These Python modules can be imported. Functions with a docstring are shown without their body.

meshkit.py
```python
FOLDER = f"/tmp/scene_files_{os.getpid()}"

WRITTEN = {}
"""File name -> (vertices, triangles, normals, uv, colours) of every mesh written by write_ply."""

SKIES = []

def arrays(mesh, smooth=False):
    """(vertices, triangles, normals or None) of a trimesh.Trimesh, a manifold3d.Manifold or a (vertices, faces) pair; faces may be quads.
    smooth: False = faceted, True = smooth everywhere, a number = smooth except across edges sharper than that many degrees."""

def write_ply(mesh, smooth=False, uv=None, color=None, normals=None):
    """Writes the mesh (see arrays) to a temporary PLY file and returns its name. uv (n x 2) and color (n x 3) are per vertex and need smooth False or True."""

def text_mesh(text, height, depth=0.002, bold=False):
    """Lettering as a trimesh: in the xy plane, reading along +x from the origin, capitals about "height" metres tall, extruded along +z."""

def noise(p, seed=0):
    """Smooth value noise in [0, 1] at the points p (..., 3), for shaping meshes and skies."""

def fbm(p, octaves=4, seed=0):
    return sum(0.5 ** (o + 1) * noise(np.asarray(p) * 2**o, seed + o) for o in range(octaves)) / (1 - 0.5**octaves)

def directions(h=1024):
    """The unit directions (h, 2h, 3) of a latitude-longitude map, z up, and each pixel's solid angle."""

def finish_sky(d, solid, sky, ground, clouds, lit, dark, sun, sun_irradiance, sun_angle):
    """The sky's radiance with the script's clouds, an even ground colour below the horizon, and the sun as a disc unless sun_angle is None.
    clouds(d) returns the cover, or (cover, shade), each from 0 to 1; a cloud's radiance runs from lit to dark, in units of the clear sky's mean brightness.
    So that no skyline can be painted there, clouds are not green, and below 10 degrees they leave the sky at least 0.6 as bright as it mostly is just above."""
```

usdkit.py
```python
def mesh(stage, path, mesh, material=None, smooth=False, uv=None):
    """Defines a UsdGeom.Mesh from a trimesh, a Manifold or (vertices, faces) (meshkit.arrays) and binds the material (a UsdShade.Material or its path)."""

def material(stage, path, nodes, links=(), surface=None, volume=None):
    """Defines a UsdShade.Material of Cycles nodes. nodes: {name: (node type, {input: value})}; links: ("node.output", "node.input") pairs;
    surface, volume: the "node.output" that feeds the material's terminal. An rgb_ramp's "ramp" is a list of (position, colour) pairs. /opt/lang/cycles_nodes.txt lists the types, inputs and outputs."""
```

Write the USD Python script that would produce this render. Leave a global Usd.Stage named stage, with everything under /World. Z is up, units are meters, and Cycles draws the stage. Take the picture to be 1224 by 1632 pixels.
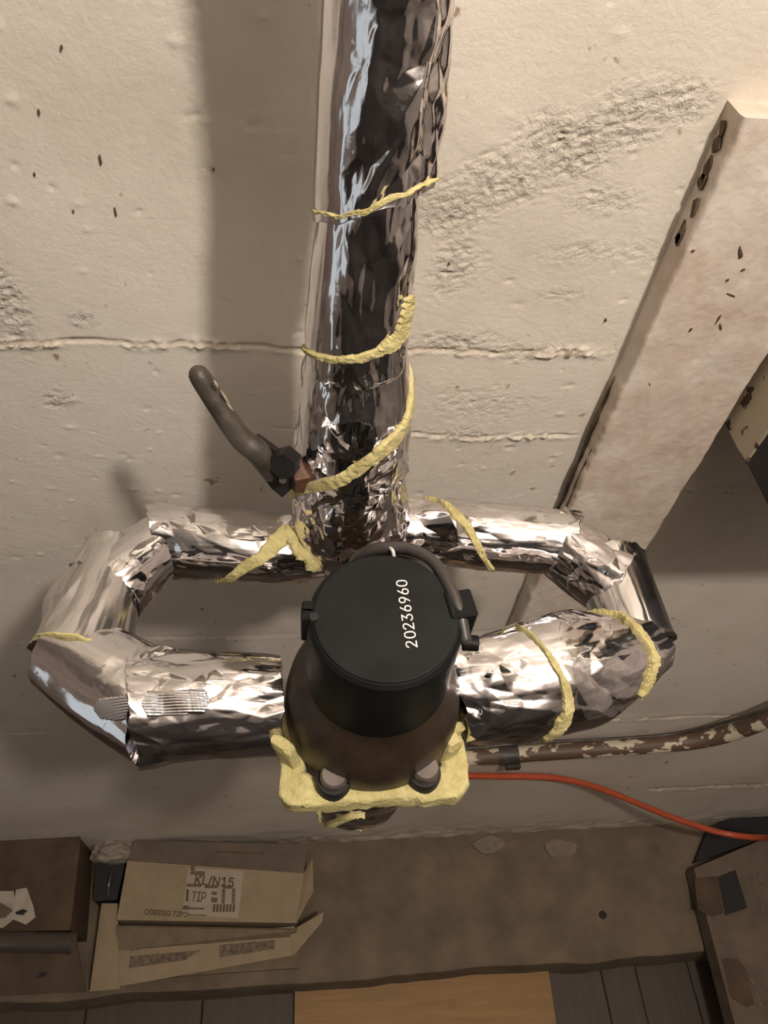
import math, numpy as np, trimesh, usdkit, meshkit
from scipy.interpolate import LinearNDInterpolator
from scipy.ndimage import gaussian_filter
from pxr import Usd, UsdGeom, UsdLux, UsdShade, Gf, Sdf

# ------------------------------------------------------------------ stage, camera, lamp light
stage = Usd.Stage.CreateInMemory()
UsdGeom.SetStageUpAxis(stage, UsdGeom.Tokens.z)
UsdGeom.SetStageMetersPerUnit(stage, 1.0)
UsdGeom.Xform.Define(stage, '/World'); stage.SetDefaultPrim(stage.GetPrimAtPath('/World'))
UsdGeom.Scope.Define(stage, '/World/Looks')
H = 1.75                                        # eye height over the basement floor; lengths below are measured from the eye level
OFF = np.array([0, 0, H])
FPX, CX, CY = 1178.0, 612.0, 816.0
unit = lambda v: np.asarray(v, float) / np.linalg.norm(v)
_d = unit([488 - CX, 1750 - CY, FPX]); _x = unit([11454 - CX, 769 - CY, FPX]); _x = unit(_x - _d * (_x @ _d))
R = np.array([_x, np.cross(-_d, _x), -_d])      # world from camera (right, down, forward): x along the wall, y into it, z up
cam = UsdGeom.Camera.Define(stage, '/World/Camera')
cam.CreateHorizontalApertureAttr(24.0); cam.CreateVerticalApertureAttr(32.0)
cam.CreateFocalLengthAttr(24.0 * FPX / 1224); cam.CreateClippingRangeAttr(Gf.Vec2f(0.01, 50))
_m = np.eye(4); _m[0, :3] = R[:, 0]; _m[1, :3] = -R[:, 1]; _m[2, :3] = -R[:, 2]; _m[3, :3] = OFF
cam.AddTransformOp().Set(Gf.Matrix4d(*_m.ravel().tolist()))
cam.CreateExposureAttr(0.0)
BULB = np.array([0.335, -0.20, 0.60])
bulb = UsdLux.SphereLight.Define(stage, '/World/BulbLight')
bulb.CreateRadiusAttr(0.03); bulb.CreateIntensityAttr(1.0); bulb.CreateColorAttr(Gf.Vec3f(1.0, 0.885, 0.795)); bulb.CreateExposureAttr(10.24)
bulb.AddTranslateOp().Set(Gf.Vec3d(*(BULB + OFF)))
dome = UsdLux.DomeLight.Define(stage, '/World/Dome'); dome.CreateIntensityAttr(0.0)

D = 0.42                                         # wall plane
LEDGE, FLOOR, CEIL = -1.655, -1.75, 0.80
XL, XR, YB = -1.5, 1.45, -1.7
LOOPZ = -0.40
def ray(px, py): return R @ np.array([(px - CX) / FPX, (py - CY) / FPX, 1.0])
def atY(px, py, y): r = ray(px, py); return r * y / r[1]
def atZ(px, py, z): r = ray(px, py); return r * z / r[2]
def atX(px, py, x): r = ray(px, py); return r * x / r[0]
def proj(P):
    c = np.asarray(P, float) @ R
    return np.stack([CX + FPX * c[..., 0] / c[..., 2], CY + FPX * c[..., 1] / c[..., 2]], -1), c[..., 2]

# ------------------------------------------------------------------ materials
def mat(name, nodes, links, surface='p.BSDF'):
    return usdkit.material(stage, '/World/Looks/' + name, nodes, links, surface=surface)
def plain(name, col, rough=0.6, metal=0.0, var=0.12, scale=40, bump=0.0, bscale=200, spec=0.5, dist=0.001, col2=None, coords='object'):
    c = np.array(col, float); c2 = np.array(col2) if col2 is not None else c * (1 - 2 * var)
    n = {'tc': ('texture_coordinate', {}), 'g': ('geometry', {}), 'n': ('noise_texture', {'scale': scale, 'detail': 5, 'roughness': 0.6}),
         'r': ('rgb_ramp', {'ramp': [(0.3, tuple(c2)), (0.7, tuple(np.clip(c * (1 + var), 0, 1)))]}),
         'p': ('principled_bsdf', {'roughness': rough, 'metallic': metal, 'specular_ior_level': spec})}
    l = [('tc.object', 'n.vector'), ('n.fac', 'r.fac'), ('r.color', 'p.base_color')]
    if bump:
        n['bn'] = ('noise_texture', {'scale': bscale, 'detail': 4}); n['b'] = ('bump', {'strength': bump, 'distance': dist})
        l += [('tc.object', 'bn.vector'), ('bn.fac', 'b.height'), ('b.normal', 'p.normal')]
    return mat(name, n, l)

M_WALL = mat('painted_concrete', {
    'g': ('geometry', {}), 'n1': ('noise_texture', {'scale': 5, 'detail': 6, 'roughness': 0.6}), 'r1': ('rgb_ramp', {'ramp': [(0.3, (0.60, 0.545, 0.455)), (0.52, (0.70, 0.645, 0.555)), (0.72, (0.73, 0.69, 0.61))]}),
    'n2': ('noise_texture', {'scale': 75, 'detail': 3, 'roughness': 0.5}), 'r2': ('rgb_ramp', {'ramp': [(0.70, (1, 1, 1)), (0.76, (0.5, 0.42, 0.32))]}),
    'at': ('attribute', {'attribute': 'wear'}), 'mx': ('mix_color', {'blend_type': 'multiply', 'fac': 1.0}), 'dirt': ('mix_color', {'blend_type': 'mix', 'b': (0.33, 0.25, 0.15)}),
    'n3': ('noise_texture', {'scale': 260, 'detail': 4, 'roughness': 0.65}), 'n4': ('noise_texture', {'scale': 55, 'detail': 4, 'roughness': 0.5}),
    'pa': ('attribute', {'attribute': 'patch'}), 'n5': ('noise_texture', {'scale': 230, 'detail': 5, 'roughness': 0.65, 'distortion': 0.5}), 'b3': ('bump', {'distance': 0.0035}), 'pm': ('math', {'math_type': 'multiply_add', 'value2': 0.9, 'value3': 0.04}), 'b1': ('bump', {'strength': 0.6, 'distance': 0.0008}), 'b2': ('bump', {'strength': 0.4, 'distance': 0.0010}),
    'p': ('principled_bsdf', {'roughness': 0.62, 'specular_ior_level': 0.35})},
    [('g.position', 'n1.vector'), ('n1.fac', 'r1.fac'), ('g.position', 'n2.vector'), ('n2.fac', 'r2.fac'), ('r1.color', 'mx.a'), ('r2.color', 'mx.b'),
     ('mx.result', 'dirt.a'), ('at.fac', 'dirt.fac'), ('dirt.result', 'p.base_color'),
     ('g.position', 'n3.vector'), ('g.position', 'n4.vector'), ('n4.fac', 'b2.height'), ('b2.normal', 'b3.normal'), ('pa.fac', 'pm.value1'), ('pm.value', 'b3.strength'), ('g.position', 'n5.vector'), ('n5.fac', 'b3.height'), ('b3.normal', 'b1.normal'), ('n3.fac', 'b1.height'), ('b1.normal', 'p.normal')])
def foil_mat(name, col, rough, bump):
    return mat(name, {'tc': ('texture_coordinate', {}), 'n': ('noise_texture', {'scale': 160, 'detail': 3, 'roughness': 0.5, 'distortion': 0.8}),
        'n2': ('noise_texture', {'scale': 30, 'detail': 2}), 'r2': ('map_range', {'from_min': 0.4, 'from_max': 0.75, 'to_min': 0.0, 'to_max': 1.0}),
        'b': ('bump', {'distance': 0.0006}), 'mul': ('math', {'math_type': 'multiply', 'value2': bump}),
        'm': ('metallic_bsdf', {'color': col, 'edge_tint': (0.9, 0.9, 0.9), 'fresnel_type': 'f82', 'roughness': rough})},
        [('tc.object', 'n.vector'), ('tc.object', 'n2.vector'), ('n2.fac', 'r2.value'), ('r2.result', 'mul.value1'), ('mul.value', 'b.strength'), ('n.fac', 'b.height'), ('b.normal', 'm.normal')], surface='m.BSDF')
M_FOIL = foil_mat('foil', (0.79, 0.765, 0.775), 0.11, 0.35)
M_FOIL_SMOOTH = foil_mat('foil_smooth', (0.78, 0.76, 0.755), 0.17, 0.15)
M_RIB = mat('ribbed_foil', {'tc': ('texture_coordinate', {}), 'w': ('wave_texture', {'scale': 230, 'bands_direction': 'y', 'distortion': 0.6}), 'b': ('bump', {'strength': 0.5, 'distance': 0.0006}),
    'm': ('metallic_bsdf', {'color': (.74, .71, .70), 'edge_tint': (.9, .9, .9), 'fresnel_type': 'f82', 'roughness': 0.25})}, [('tc.object', 'w.vector'), ('w.fac', 'b.height'), ('b.normal', 'm.normal')], surface='m.BSDF')
M_YEL = mat('glass_wool', {'tc': ('texture_coordinate', {}), 'n': ('noise_texture', {'scale': 120, 'detail': 6, 'roughness': 0.7}), 'r': ('rgb_ramp', {'ramp': [(0.3, (0.42, 0.36, 0.15)), (0.7, (0.64, 0.575, 0.285))]}),
    'n2': ('noise_texture', {'scale': 450, 'detail': 4, 'roughness': 0.7}), 'b': ('bump', {'strength': 0.8, 'distance': 0.002}), 'p': ('principled_bsdf', {'roughness': 0.9, 'specular_ior_level': 0.1})},
    [('tc.object', 'n.vector'), ('n.fac', 'r.fac'), ('r.color', 'p.base_color'), ('tc.object', 'n2.vector'), ('n2.fac', 'b.height'), ('b.normal', 'p.normal')])
M_CAP = plain('black_plastic', (0.0075, 0.0085, 0.0085), 0.5, var=0.15, scale=25, bump=0.12, bscale=600, dist=0.0004, spec=0.16)
M_CAPFACE = plain('black_plastic_face', (0.0165, 0.0175, 0.0170), 0.65, var=0.2, scale=18, bump=0.1, bscale=500, dist=0.0004, spec=0.10)  # a little paler and rougher than the cap sides
M_BRONZE = plain('dark_bronze', (0.046, 0.030, 0.019), 0.45, metal=0.35, var=0.3, scale=30, bump=0.2, bscale=300)
M_BOLT = plain('bolt_steel', (0.20, 0.17, 0.15), 0.45, metal=0.6, var=0.2)
M_DARK = plain('dark_recess', (0.012, 0.010, 0.009), 0.7)
M_DIGIT = plain('white_print', (0.72, 0.70, 0.66), 0.6, var=0.05)
M_CABLE = plain('grey_cable', (0.046, 0.041, 0.037), 0.42, var=0.1)
M_RED = plain('red_cable', (0.46, 0.085, 0.035), 0.35, var=0.08)
M_LEVER = plain('lever_grip', (0.060, 0.050, 0.038), 0.5, var=0.35, scale=60, bump=0.3, bscale=250)
M_RUST = plain('rusty_brass', (0.12, 0.055, 0.03), 0.6, metal=0.3, var=0.4, scale=90, bump=0.4)
M_BLACKNUT = plain('blackened_nut', (0.03, 0.028, 0.026), 0.5, metal=0.4, var=0.3)
M_BOARD = plain('painted_wood', (0.66, 0.60, 0.52), 0.6, var=0.06, scale=26, bump=0.45, bscale=150, dist=0.0016, col2=(0.55, 0.44, 0.35))
M_CHIP = plain('bare_wood', (0.11, 0.075, 0.045), 0.8, var=0.4, scale=90)
M_FLAKE = mat('chipped_paint', {'tc': ('texture_coordinate', {}), 'n': ('noise_texture', {'scale': 34, 'detail': 4, 'roughness': 0.6}),
    'r': ('rgb_ramp', {'ramp': [(0.545, (0.50, 0.44, 0.32)), (0.565, (0.07, 0.04, 0.025))]}), 'b': ('bump', {'strength': 0.4, 'distance': 0.001}), 'p': ('principled_bsdf', {'roughness': 0.6})},
    [('tc.object', 'n.vector'), ('n.fac', 'r.fac'), ('r.color', 'p.base_color'), ('n.fac', 'b.height'), ('b.normal', 'p.normal')])
M_CONDUIT = mat('chipped_conduit', {'tc': ('texture_coordinate', {}), 'mp': ('mapping', {'scale': (0.45, 1, 1)}), 'n': ('noise_texture', {'scale': 42, 'detail': 4, 'roughness': 0.6}),
    'r': ('rgb_ramp', {'ramp': [(0.50, (0.10, 0.06, 0.04)), (0.525, (0.52, 0.46, 0.34))]}), 'b': ('bump', {'strength': 0.4, 'distance': 0.001}), 'p': ('principled_bsdf', {'roughness': 0.55})},
    [('tc.object', 'mp.vector'), ('mp.vector', 'n.vector'), ('n.fac', 'r.fac'), ('r.color', 'p.base_color'), ('n.fac', 'b.height'), ('b.normal', 'p.normal')])
M_NAVY = plain('navy_paint', (0.018, 0.018, 0.024), 0.6, var=0.1)
M_CONC = plain('bare_concrete', (0.165, 0.128, 0.086), 0.85, var=0.16, scale=14, bump=0.5, bscale=90, dist=0.002)
M_SPILL = plain('plaster_smear', (0.215, 0.175, 0.13), 0.85, var=0.15, scale=60)
M_CARD = plain('cardboard', (0.31, 0.24, 0.150), 0.8, var=0.07, scale=30, bump=0.1, bscale=150)
M_CARD_IN = plain('cardboard_inside', (0.185, 0.14, 0.088), 0.8, var=0.1, scale=30)
M_CARD_BRN = plain('brown_cardboard', (0.085, 0.055, 0.031), 0.8, var=0.2, scale=14, bump=0.1)
M_CARD_GREY = plain('worn_cardboard', (0.135, 0.102, 0.072), 0.8, var=0.15, scale=18, bump=0.1)
M_LABEL = plain('paper_label', (0.38, 0.32, 0.24), 0.7, var=0.05)
M_PRINT = plain('brown_print', (0.10, 0.075, 0.035), 0.8, var=0.1)
M_FADED = plain('faded_print', (0.17, 0.125, 0.085), 0.8, var=0.3, scale=150)
M_PAPER = plain('torn_paper', (0.40, 0.35, 0.29), 0.8, var=0.06)
M_TUBE = plain('grey_tube', (0.07, 0.06, 0.05), 0.22, var=0.1)
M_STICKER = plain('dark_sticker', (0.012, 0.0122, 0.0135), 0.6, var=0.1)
M_FLOOR = plain('dirty_floor', (0.11, 0.078, 0.052), 0.85, var=0.25, scale=9, bump=0.3, bscale=70, dist=0.002)
def wood(name, col, axis_scale, dark=0.7, scale=14):
    c = np.array(col)
    return mat(name, {'tc': ('texture_coordinate', {}), 'mp': ('mapping', {'scale': axis_scale}), 'n': ('noise_texture', {'scale': scale, 'detail': 6, 'roughness': 0.6, 'distortion': 0.4}),
        'r': ('rgb_ramp', {'ramp': [(0.3, tuple(c * dark)), (0.7, tuple(c))]}), 'b': ('bump', {'strength': 0.2, 'distance': 0.001}), 'p': ('principled_bsdf', {'roughness': 0.6})},
        [('tc.object', 'mp.vector'), ('mp.vector', 'n.vector'), ('n.fac', 'r.fac'), ('r.color', 'p.base_color'), ('n.fac', 'b.height'), ('b.normal', 'p.normal')])
M_PLY = wood('plywood', (0.34, 0.195, 0.070), (0.5, 6, 6))
M_PLANK = wood('old_plank', (0.075, 0.056, 0.042), (6, 0.5, 6))
M_PLANK2 = wood('grey_plank', (0.085, 0.066, 0.052), (6, 0.5, 6))
M_CEIL = plain('whitewash', (0.62, 0.58, 0.53), 0.9, var=0.08, scale=3)
M_ROOM = plain('dim_wall', (0.38, 0.34, 0.31), 0.9, var=0.2, scale=3)
M_ROOM_DARK = plain('dark_wall', (0.055, 0.05, 0.048), 0.9, var=0.2, scale=3)  # kept dark so the foil has a dark room to reflect
M_ROOM_RED = plain('brick_wash', (0.36, 0.305, 0.28), 0.9, var=0.2, scale=3)
M_DOOR = plain('pale_door', (0.58, 0.62, 0.64), 0.5, var=0.05)
M_BRASS = plain('lamp_brass', (0.4, 0.3, 0.15), 0.4, metal=0.8)

# ------------------------------------------------------------------ prims
BASE, USED = {}, {}
def fresh(path):
    n = USED.get(path, 0); USED[path] = n + 1
    return path if n == 0 else f'{path}_{n:03d}'
def tag(p, label=None, cat=None, group=None, kind=None):
    for k, v in (('label', label), ('category', cat), ('group', group), ('kind', kind)):
        if v: p.SetCustomDataByKey(k, v)
def thing(name, label, cat, base, group=None, kind=None):
    path = fresh('/World/' + name); x = UsdGeom.Xform.Define(stage, path)
    base = np.asarray(base, float); x.AddTranslateOp().Set(Gf.Vec3d(*(base + OFF).tolist()))
    BASE[path] = base; tag(x.GetPrim(), label, cat, group, kind)
    return path
def part(name, mesh, m, parent, smooth=35, label=None, kind=None):
    path = fresh(parent + '/' + name); base = BASE[parent] ; BASE[path] = base
    v, f, n = meshkit.arrays(mesh, smooth)
    g = UsdGeom.Mesh.Define(stage, path)
    g.CreatePointsAttr(np.asarray(v - base, np.float32)); g.CreateFaceVertexCountsAttr(np.full(len(f), 3, np.int32)); g.CreateFaceVertexIndicesAttr(np.asarray(f, np.int32).ravel())
    g.CreateSubdivisionSchemeAttr('none')
    if n is not None:
        g.CreateNormalsAttr(np.asarray(n, np.float32)); g.SetNormalsInterpolation('vertex')
    UsdShade.MaterialBindingAPI.Apply(g.GetPrim()).Bind(m)
    tag(g.GetPrim(), label, None, None, kind)
    return path

# ------------------------------------------------------------------ shapes
def box(lo, hi, bevel=0.0, seed=0):
    lo, hi = np.minimum(lo, hi), np.maximum(lo, hi)
    if not bevel:
        b = trimesh.creation.box(hi - lo); b.apply_translation((lo + hi) / 2); return b
    pts = []
    for sx in (0, 1):
        for sy in (0, 1):
            for sz in (0, 1):
                c = np.array([(lo, hi)[sx][0], (lo, hi)[sy][1], (lo, hi)[sz][2]]); d = np.array([1 - 2 * sx, 1 - 2 * sy, 1 - 2 * sz]) * bevel
                for k in range(3):
                    e = np.zeros(3); e[k] = d[k]; e2 = d - e
                    pts.append(c + e2)
    return trimesh.convex.convex_hull(np.array(pts))
def hull(pts): return trimesh.convex.convex_hull(np.asarray(pts, float))
def prism(quad, thick, normal=None):
    q = np.asarray(quad, float)
    n = unit(np.cross(q[1] - q[0], q[2] - q[0])) if normal is None else unit(normal)
    return hull(np.vstack([q, q - n * thick]))
def cat(ms): return trimesh.util.concatenate(ms)
def smoothpath(P, per=12):
    P = np.asarray(P, float)
    Q = np.vstack([2 * P[0] - P[1], P, 2 * P[-1] - P[-2]]); out = []
    for i in range(1, len(Q) - 2):
        a, b, c, d = Q[i - 1], Q[i], Q[i + 1], Q[i + 2]
        for t in np.linspace(0, 1, per, endpoint=False):
            out.append(0.5 * (2 * b + (c - a) * t + (2 * a - 5 * b + 4 * c - d) * t * t + (3 * b - a - 3 * c + d) * t ** 3))
    out.append(P[-1]); return np.array(out)
def frames(P):
    T = np.gradient(P, axis=0); T /= np.linalg.norm(T, axis=1, keepdims=True)
    ref = np.array([0, 0, 1.0]) if abs(T[0][2]) < 0.8 else np.array([0, -1.0, 0])
    u = unit(ref - T[0] * (ref @ T[0])); U = []
    for t in T:
        u = unit(u - t * (u @ t)); U.append(u)
    U = np.array(U); return T, U, np.cross(T, U)
def gridfaces(nl, na):
    i = np.arange(nl - 1)[:, None]; j = np.arange(na)[None, :]; k = (j + 1) % na
    a, b, c, d = i * na + j, i * na + k, (i + 1) * na + k, (i + 1) * na + j
    return np.vstack([np.stack([a, b, c], -1).reshape(-1, 3), np.stack([a, c, d], -1).reshape(-1, 3)])
def tube(P, r, na=14, smooth_in=True, per=10, roundcap=False):
    r = np.broadcast_to(np.asarray(r, float), (len(P),))
    if smooth_in:
        C = smoothpath(np.hstack([np.asarray(P, float), r[:, None]]), per); P, r = C[:, :3], C[:, 3]
    P = np.asarray(P, float)
    if roundcap:
        T0, T1 = unit(P[0] - P[1]), unit(P[-1] - P[-2]); a = np.radians([90, 70, 45, 20])
        P = np.vstack([[P[0] + T0 * r[0] * math.sin(x) for x in a], P, [P[-1] + T1 * r[-1] * math.sin(x) for x in a[::-1]]])
        r = np.concatenate([[r[0] * max(math.cos(x), .02) for x in a], r, [r[-1] * max(math.cos(x), .02) for x in a[::-1]]])
        T, U, W = frames(P)
    T, U, W = frames(P); th = np.linspace(0, 2 * np.pi, na, endpoint=False)
    V = P[:, None] + r[:, None, None] * (np.cos(th)[None, :, None] * U[:, None] + np.sin(th)[None, :, None] * W[:, None])
    n = len(P); V = np.vstack([V.reshape(-1, 3), P[0], P[-1]]); F = [gridfaces(n, na)]
    j = np.arange(na); k = (j + 1) % na
    F += [np.stack([np.full(na, n * na), k, j], -1), np.stack([np.full(na, n * na + 1), (n - 1) * na + j, (n - 1) * na + k], -1)]
    m = trimesh.Trimesh(V, np.vstack(F), process=False); return m
def lathe(prof, center, na=72):
    prof = np.asarray(prof, float); th = np.linspace(0, 2 * np.pi, na, endpoint=False)
    V = np.stack([prof[:, 0:1] * np.cos(th), prof[:, 0:1] * np.sin(th), np.repeat(prof[:, 1:2], na, 1)], -1).reshape(-1, 3) + center
    return trimesh.Trimesh(V, gridfaces(len(prof), na)[:, ::-1], process=False)

def crumple(nl, na, L, C, spacing, aniso, seed):
    """Folded-foil relief: heights of a random triangulation of the unrolled sheet (periodic around), linear between its points."""
    rng = np.random.default_rng(seed); su, sv = spacing, spacing * aniso
    nu, nv = max(5, int(round(C / su))), max(3, int(math.ceil(L / sv)) + 3)
    u, v = np.meshgrid((np.arange(nu) + 0.0) / nu, (np.arange(nv) - 1.0) * sv)
    u = (u + rng.uniform(-.45, .45, u.shape) / nu) * C; v = v + rng.uniform(-.45, .45, v.shape) * sv; h = rng.normal(0, 1, u.shape)
    pu = np.concatenate([(u + k * C).ravel() for k in (-1, 0, 1)]); pv = np.tile(v.ravel(), 3) / aniso; ph = np.tile(h.ravel(), 3)
    gu, gv = np.meshgrid(np.linspace(0, C, na, endpoint=False), np.linspace(0, L, nl) / aniso)
    return np.nan_to_num(LinearNDInterpolator(np.stack([pu, pv], 1), ph)(gu, gv))

class Sleeve:
    """A foil-wrapped length of pipe: path points with radii; amp(s, th) scales the crumpling; cut slants the two ends."""
    def __init__(s, P, r, seed, amp=None, res=0.0007, smooth_in=True, cut=((0, 0), (0, 0)), crush=1.0, sp=(0.016, 0.007), aniso=1.6, streak=1.0, tex=1.0):
        r = np.broadcast_to(np.asarray(r, float), (len(P),)); C = np.hstack([np.asarray(P, float), r[:, None]])
        if smooth_in and len(C) > 2: C = smoothpath(C, 24)
        seg = np.concatenate([[0], np.cumsum(np.linalg.norm(np.diff(C[:, :3], axis=0), axis=1))]); L = seg[-1]
        nl = int(np.clip(L / res, 16, 420)); rm = r.mean(); circ = 2 * np.pi * rm; na = int(np.clip(circ / res, 48, 300))
        t = np.linspace(0, L, nl); C = np.stack([np.interp(t, seg, C[:, k]) for k in range(4)], 1)
        C = gaussian_filter(C, (3, 0), mode='nearest') if smooth_in else C
        T, U, W = frames(C[:, :3]); th = np.linspace(0, 2 * np.pi, na, endpoint=False)
        S, TH = np.meshgrid(t / L, th, indexing='ij')
        a = np.ones_like(S) if amp is None else amp(S, TH, L)
        a = np.clip(a, 0, 3) * crush
        big = crumple(nl, na, L, circ, sp[0], aniso, seed) * 0.0011 * sp[0] / .016; small = crumple(nl, na, L, circ, sp[1], aniso, seed + 1) * 0.00052 * sp[1] / .007
        fine = crumple(nl, na, L, circ, 0.0034, aniso * 1.3, seed + 2) * 0.00016 * tex
        q = np.stack([np.cos(TH) * rm, np.sin(TH) * rm, S * L], -1)
        st = meshkit.fbm(np.stack([np.cos(TH) * 9, np.sin(TH) * 9, S * L * 14], -1) + seed, 3, seed) - 0.5
        low = meshkit.fbm(q * 28 + seed * 7, 2, seed) - 0.5
        h = a * (big + small) + fine * np.clip(a, .35, 1) + st * 0.0005 * streak + low * 0.0022
        # puckered ends
        s_off0 = cut[0][0] * np.cos(TH - cut[0][1]); s_off1 = cut[1][0] * np.cos(TH - cut[1][1])
        jag = (meshkit.fbm(np.stack([np.cos(TH) * 2.5, np.sin(TH) * 2.5, S * 0 + seed], -1), 3, seed) - 0.5) * 0.006
        axial = (s_off0 + jag) * np.clip(1 - S * 3, 0, 1) + (s_off1 + jag) * np.clip(S * 3 - 2, 0, 1)
        rr = C[:, 3][:, None] + h
        dirs = np.cos(TH)[..., None] * U[:, None] + np.sin(TH)[..., None] * W[:, None]
        V = C[:, None, :3] + rr[..., None] * dirs + axial[..., None] * T[:, None]
        s.V, s.dirs, s.S, s.TH, s.L, s.C, s.axial, s.T, s.r = V, dirs, S, TH, L, C, axial, T, rr
        v = V.reshape(-1, 3); F = gridfaces(nl, na)
        # turned-in end rings and end discs
        extra, faces, base = [], [F], len(v); j = np.arange(na); k = (j + 1) % na
        for e, row, flip in ((0, 0, 1), (1, nl - 1, 0)):
            ring = V[row] - dirs[row] * 0.0045 + T[row] * (0.002 if e == 0 else -0.002); extra += [ring, ring.mean(0)[None]]
            o, ri, c = row * na, base, base + na; base += na + 1
            f = np.vstack([np.stack([o + j, ri + j, ri + k], -1), np.stack([o + j, ri + k, o + k], -1), np.stack([ri + j, np.full(na, c), ri + k], -1)])
            faces.append(f if flip else f[:, ::-1])
        s.mesh = trimesh.Trimesh(np.vstack([v] + extra), np.vstack(faces)[:, ::-1] if False else np.vstack(faces), process=False)
        from scipy.ndimage import maximum_filter
        s.ride = gaussian_filter(maximum_filter(rr, 5, mode='nearest'), 2.0, mode='nearest')
        pix, z = proj(V); s.pix = pix
        vis = (dirs * -(V / np.linalg.norm(V, axis=-1, keepdims=True))).sum(-1) > -0.05
        s.vis = vis
    def uv(s, px, py):
        d = np.where(s.vis, ((s.pix - (px, py)) ** 2).sum(-1), 1e9); i, j = np.unravel_index(np.argmin(d), d.shape)
        return np.array([s.S[i, j], s.TH[i, j]])
    def point(s, sv, th, lift):
        nl, na = s.S.shape; i = int(np.clip(round(sv * (nl - 1)), 0, nl - 1)); j = int(round((th % (2 * np.pi)) / (2 * np.pi) * na)) % na
        base = s.C[i, :3] + (s.ride[i, j] + lift) * (s.dirs[i, j]); return base + s.T[i] * s.axial[i, j] + s.T[i] * (sv * (nl - 1) - i) / (nl - 1) * s.L
    def ribbon(s, pts, lift=0.0022, seed=0, ext=(0.0, 0.0), nx=9, ragged=1.0):
        """A strip of glass wool showing along a seam: pts (px, py, half-width in m); ext continues it round the back, in radians."""
        q = np.array([[*s.uv(p[0], p[1]), p[2]] for p in pts]); q[:, 1] = np.unwrap(q[:, 1])
        if ext[0]: d = q[0] - q[1]; k = ext[0] / max(abs(d[1]), .15); q = np.vstack([q[0] + d * np.array([k, k, 0]) * [1, 1, 0], q])
        if ext[1]: d = q[-1] - q[-2]; k = ext[1] / max(abs(d[1]), .15); q = np.vstack([q, q[-1] + d * np.array([k, k, 0])])
        c = smoothpath(np.stack([q[:, 0] * s.L, q[:, 1] * s.C[:, 3].mean(), q[:, 2]], 1), 20); rm = s.C[:, 3].mean()
        d = np.gradient(c[:, :2], axis=0); d /= np.maximum(np.linalg.norm(d, axis=1, keepdims=True), 1e-9); nrm = np.stack([-d[:, 1], d[:, 0]], 1)
        n = len(c); rows = []
        for i in range(n):
            w = c[i, 2] * (1 - .45 * ragged + 0.9 * ragged * meshkit.fbm(np.array([i * 0.17, seed, 0.5]), 3, seed)) * min(1, (i + 1) / 6, (n - i) / 6)
            top = []
            for x in np.linspace(-1, 1, nx):
                p = c[i, :2] + nrm[i] * w * x; hh = lift * 0.45 * (1 - abs(x) ** 6) + (meshkit.fbm(np.array([i * .4, x * 2.0, seed + .3]), 2, seed) - .4) * lift * 0.9
                top.append(s.point(np.clip(p[0] / s.L, -.02, 1.02), p[1] / rm, hh + 0.0004 if abs(x) < 1 else -0.001))
            bot = [s.point(np.clip((c[i, 0] + nrm[i, 0] * w * x) / s.L, -.02, 1.02), (c[i, 1] + nrm[i, 1] * w * x) / rm, -0.003) for x in (0.9, -0.9)]
            rows.append(top + bot)
        V = np.array(rows); na = V.shape[1]; v = np.vstack([V.reshape(-1, 3), V[0].mean(0), V[-1].mean(0)]); j = np.arange(na); k = (j + 1) % na
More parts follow.
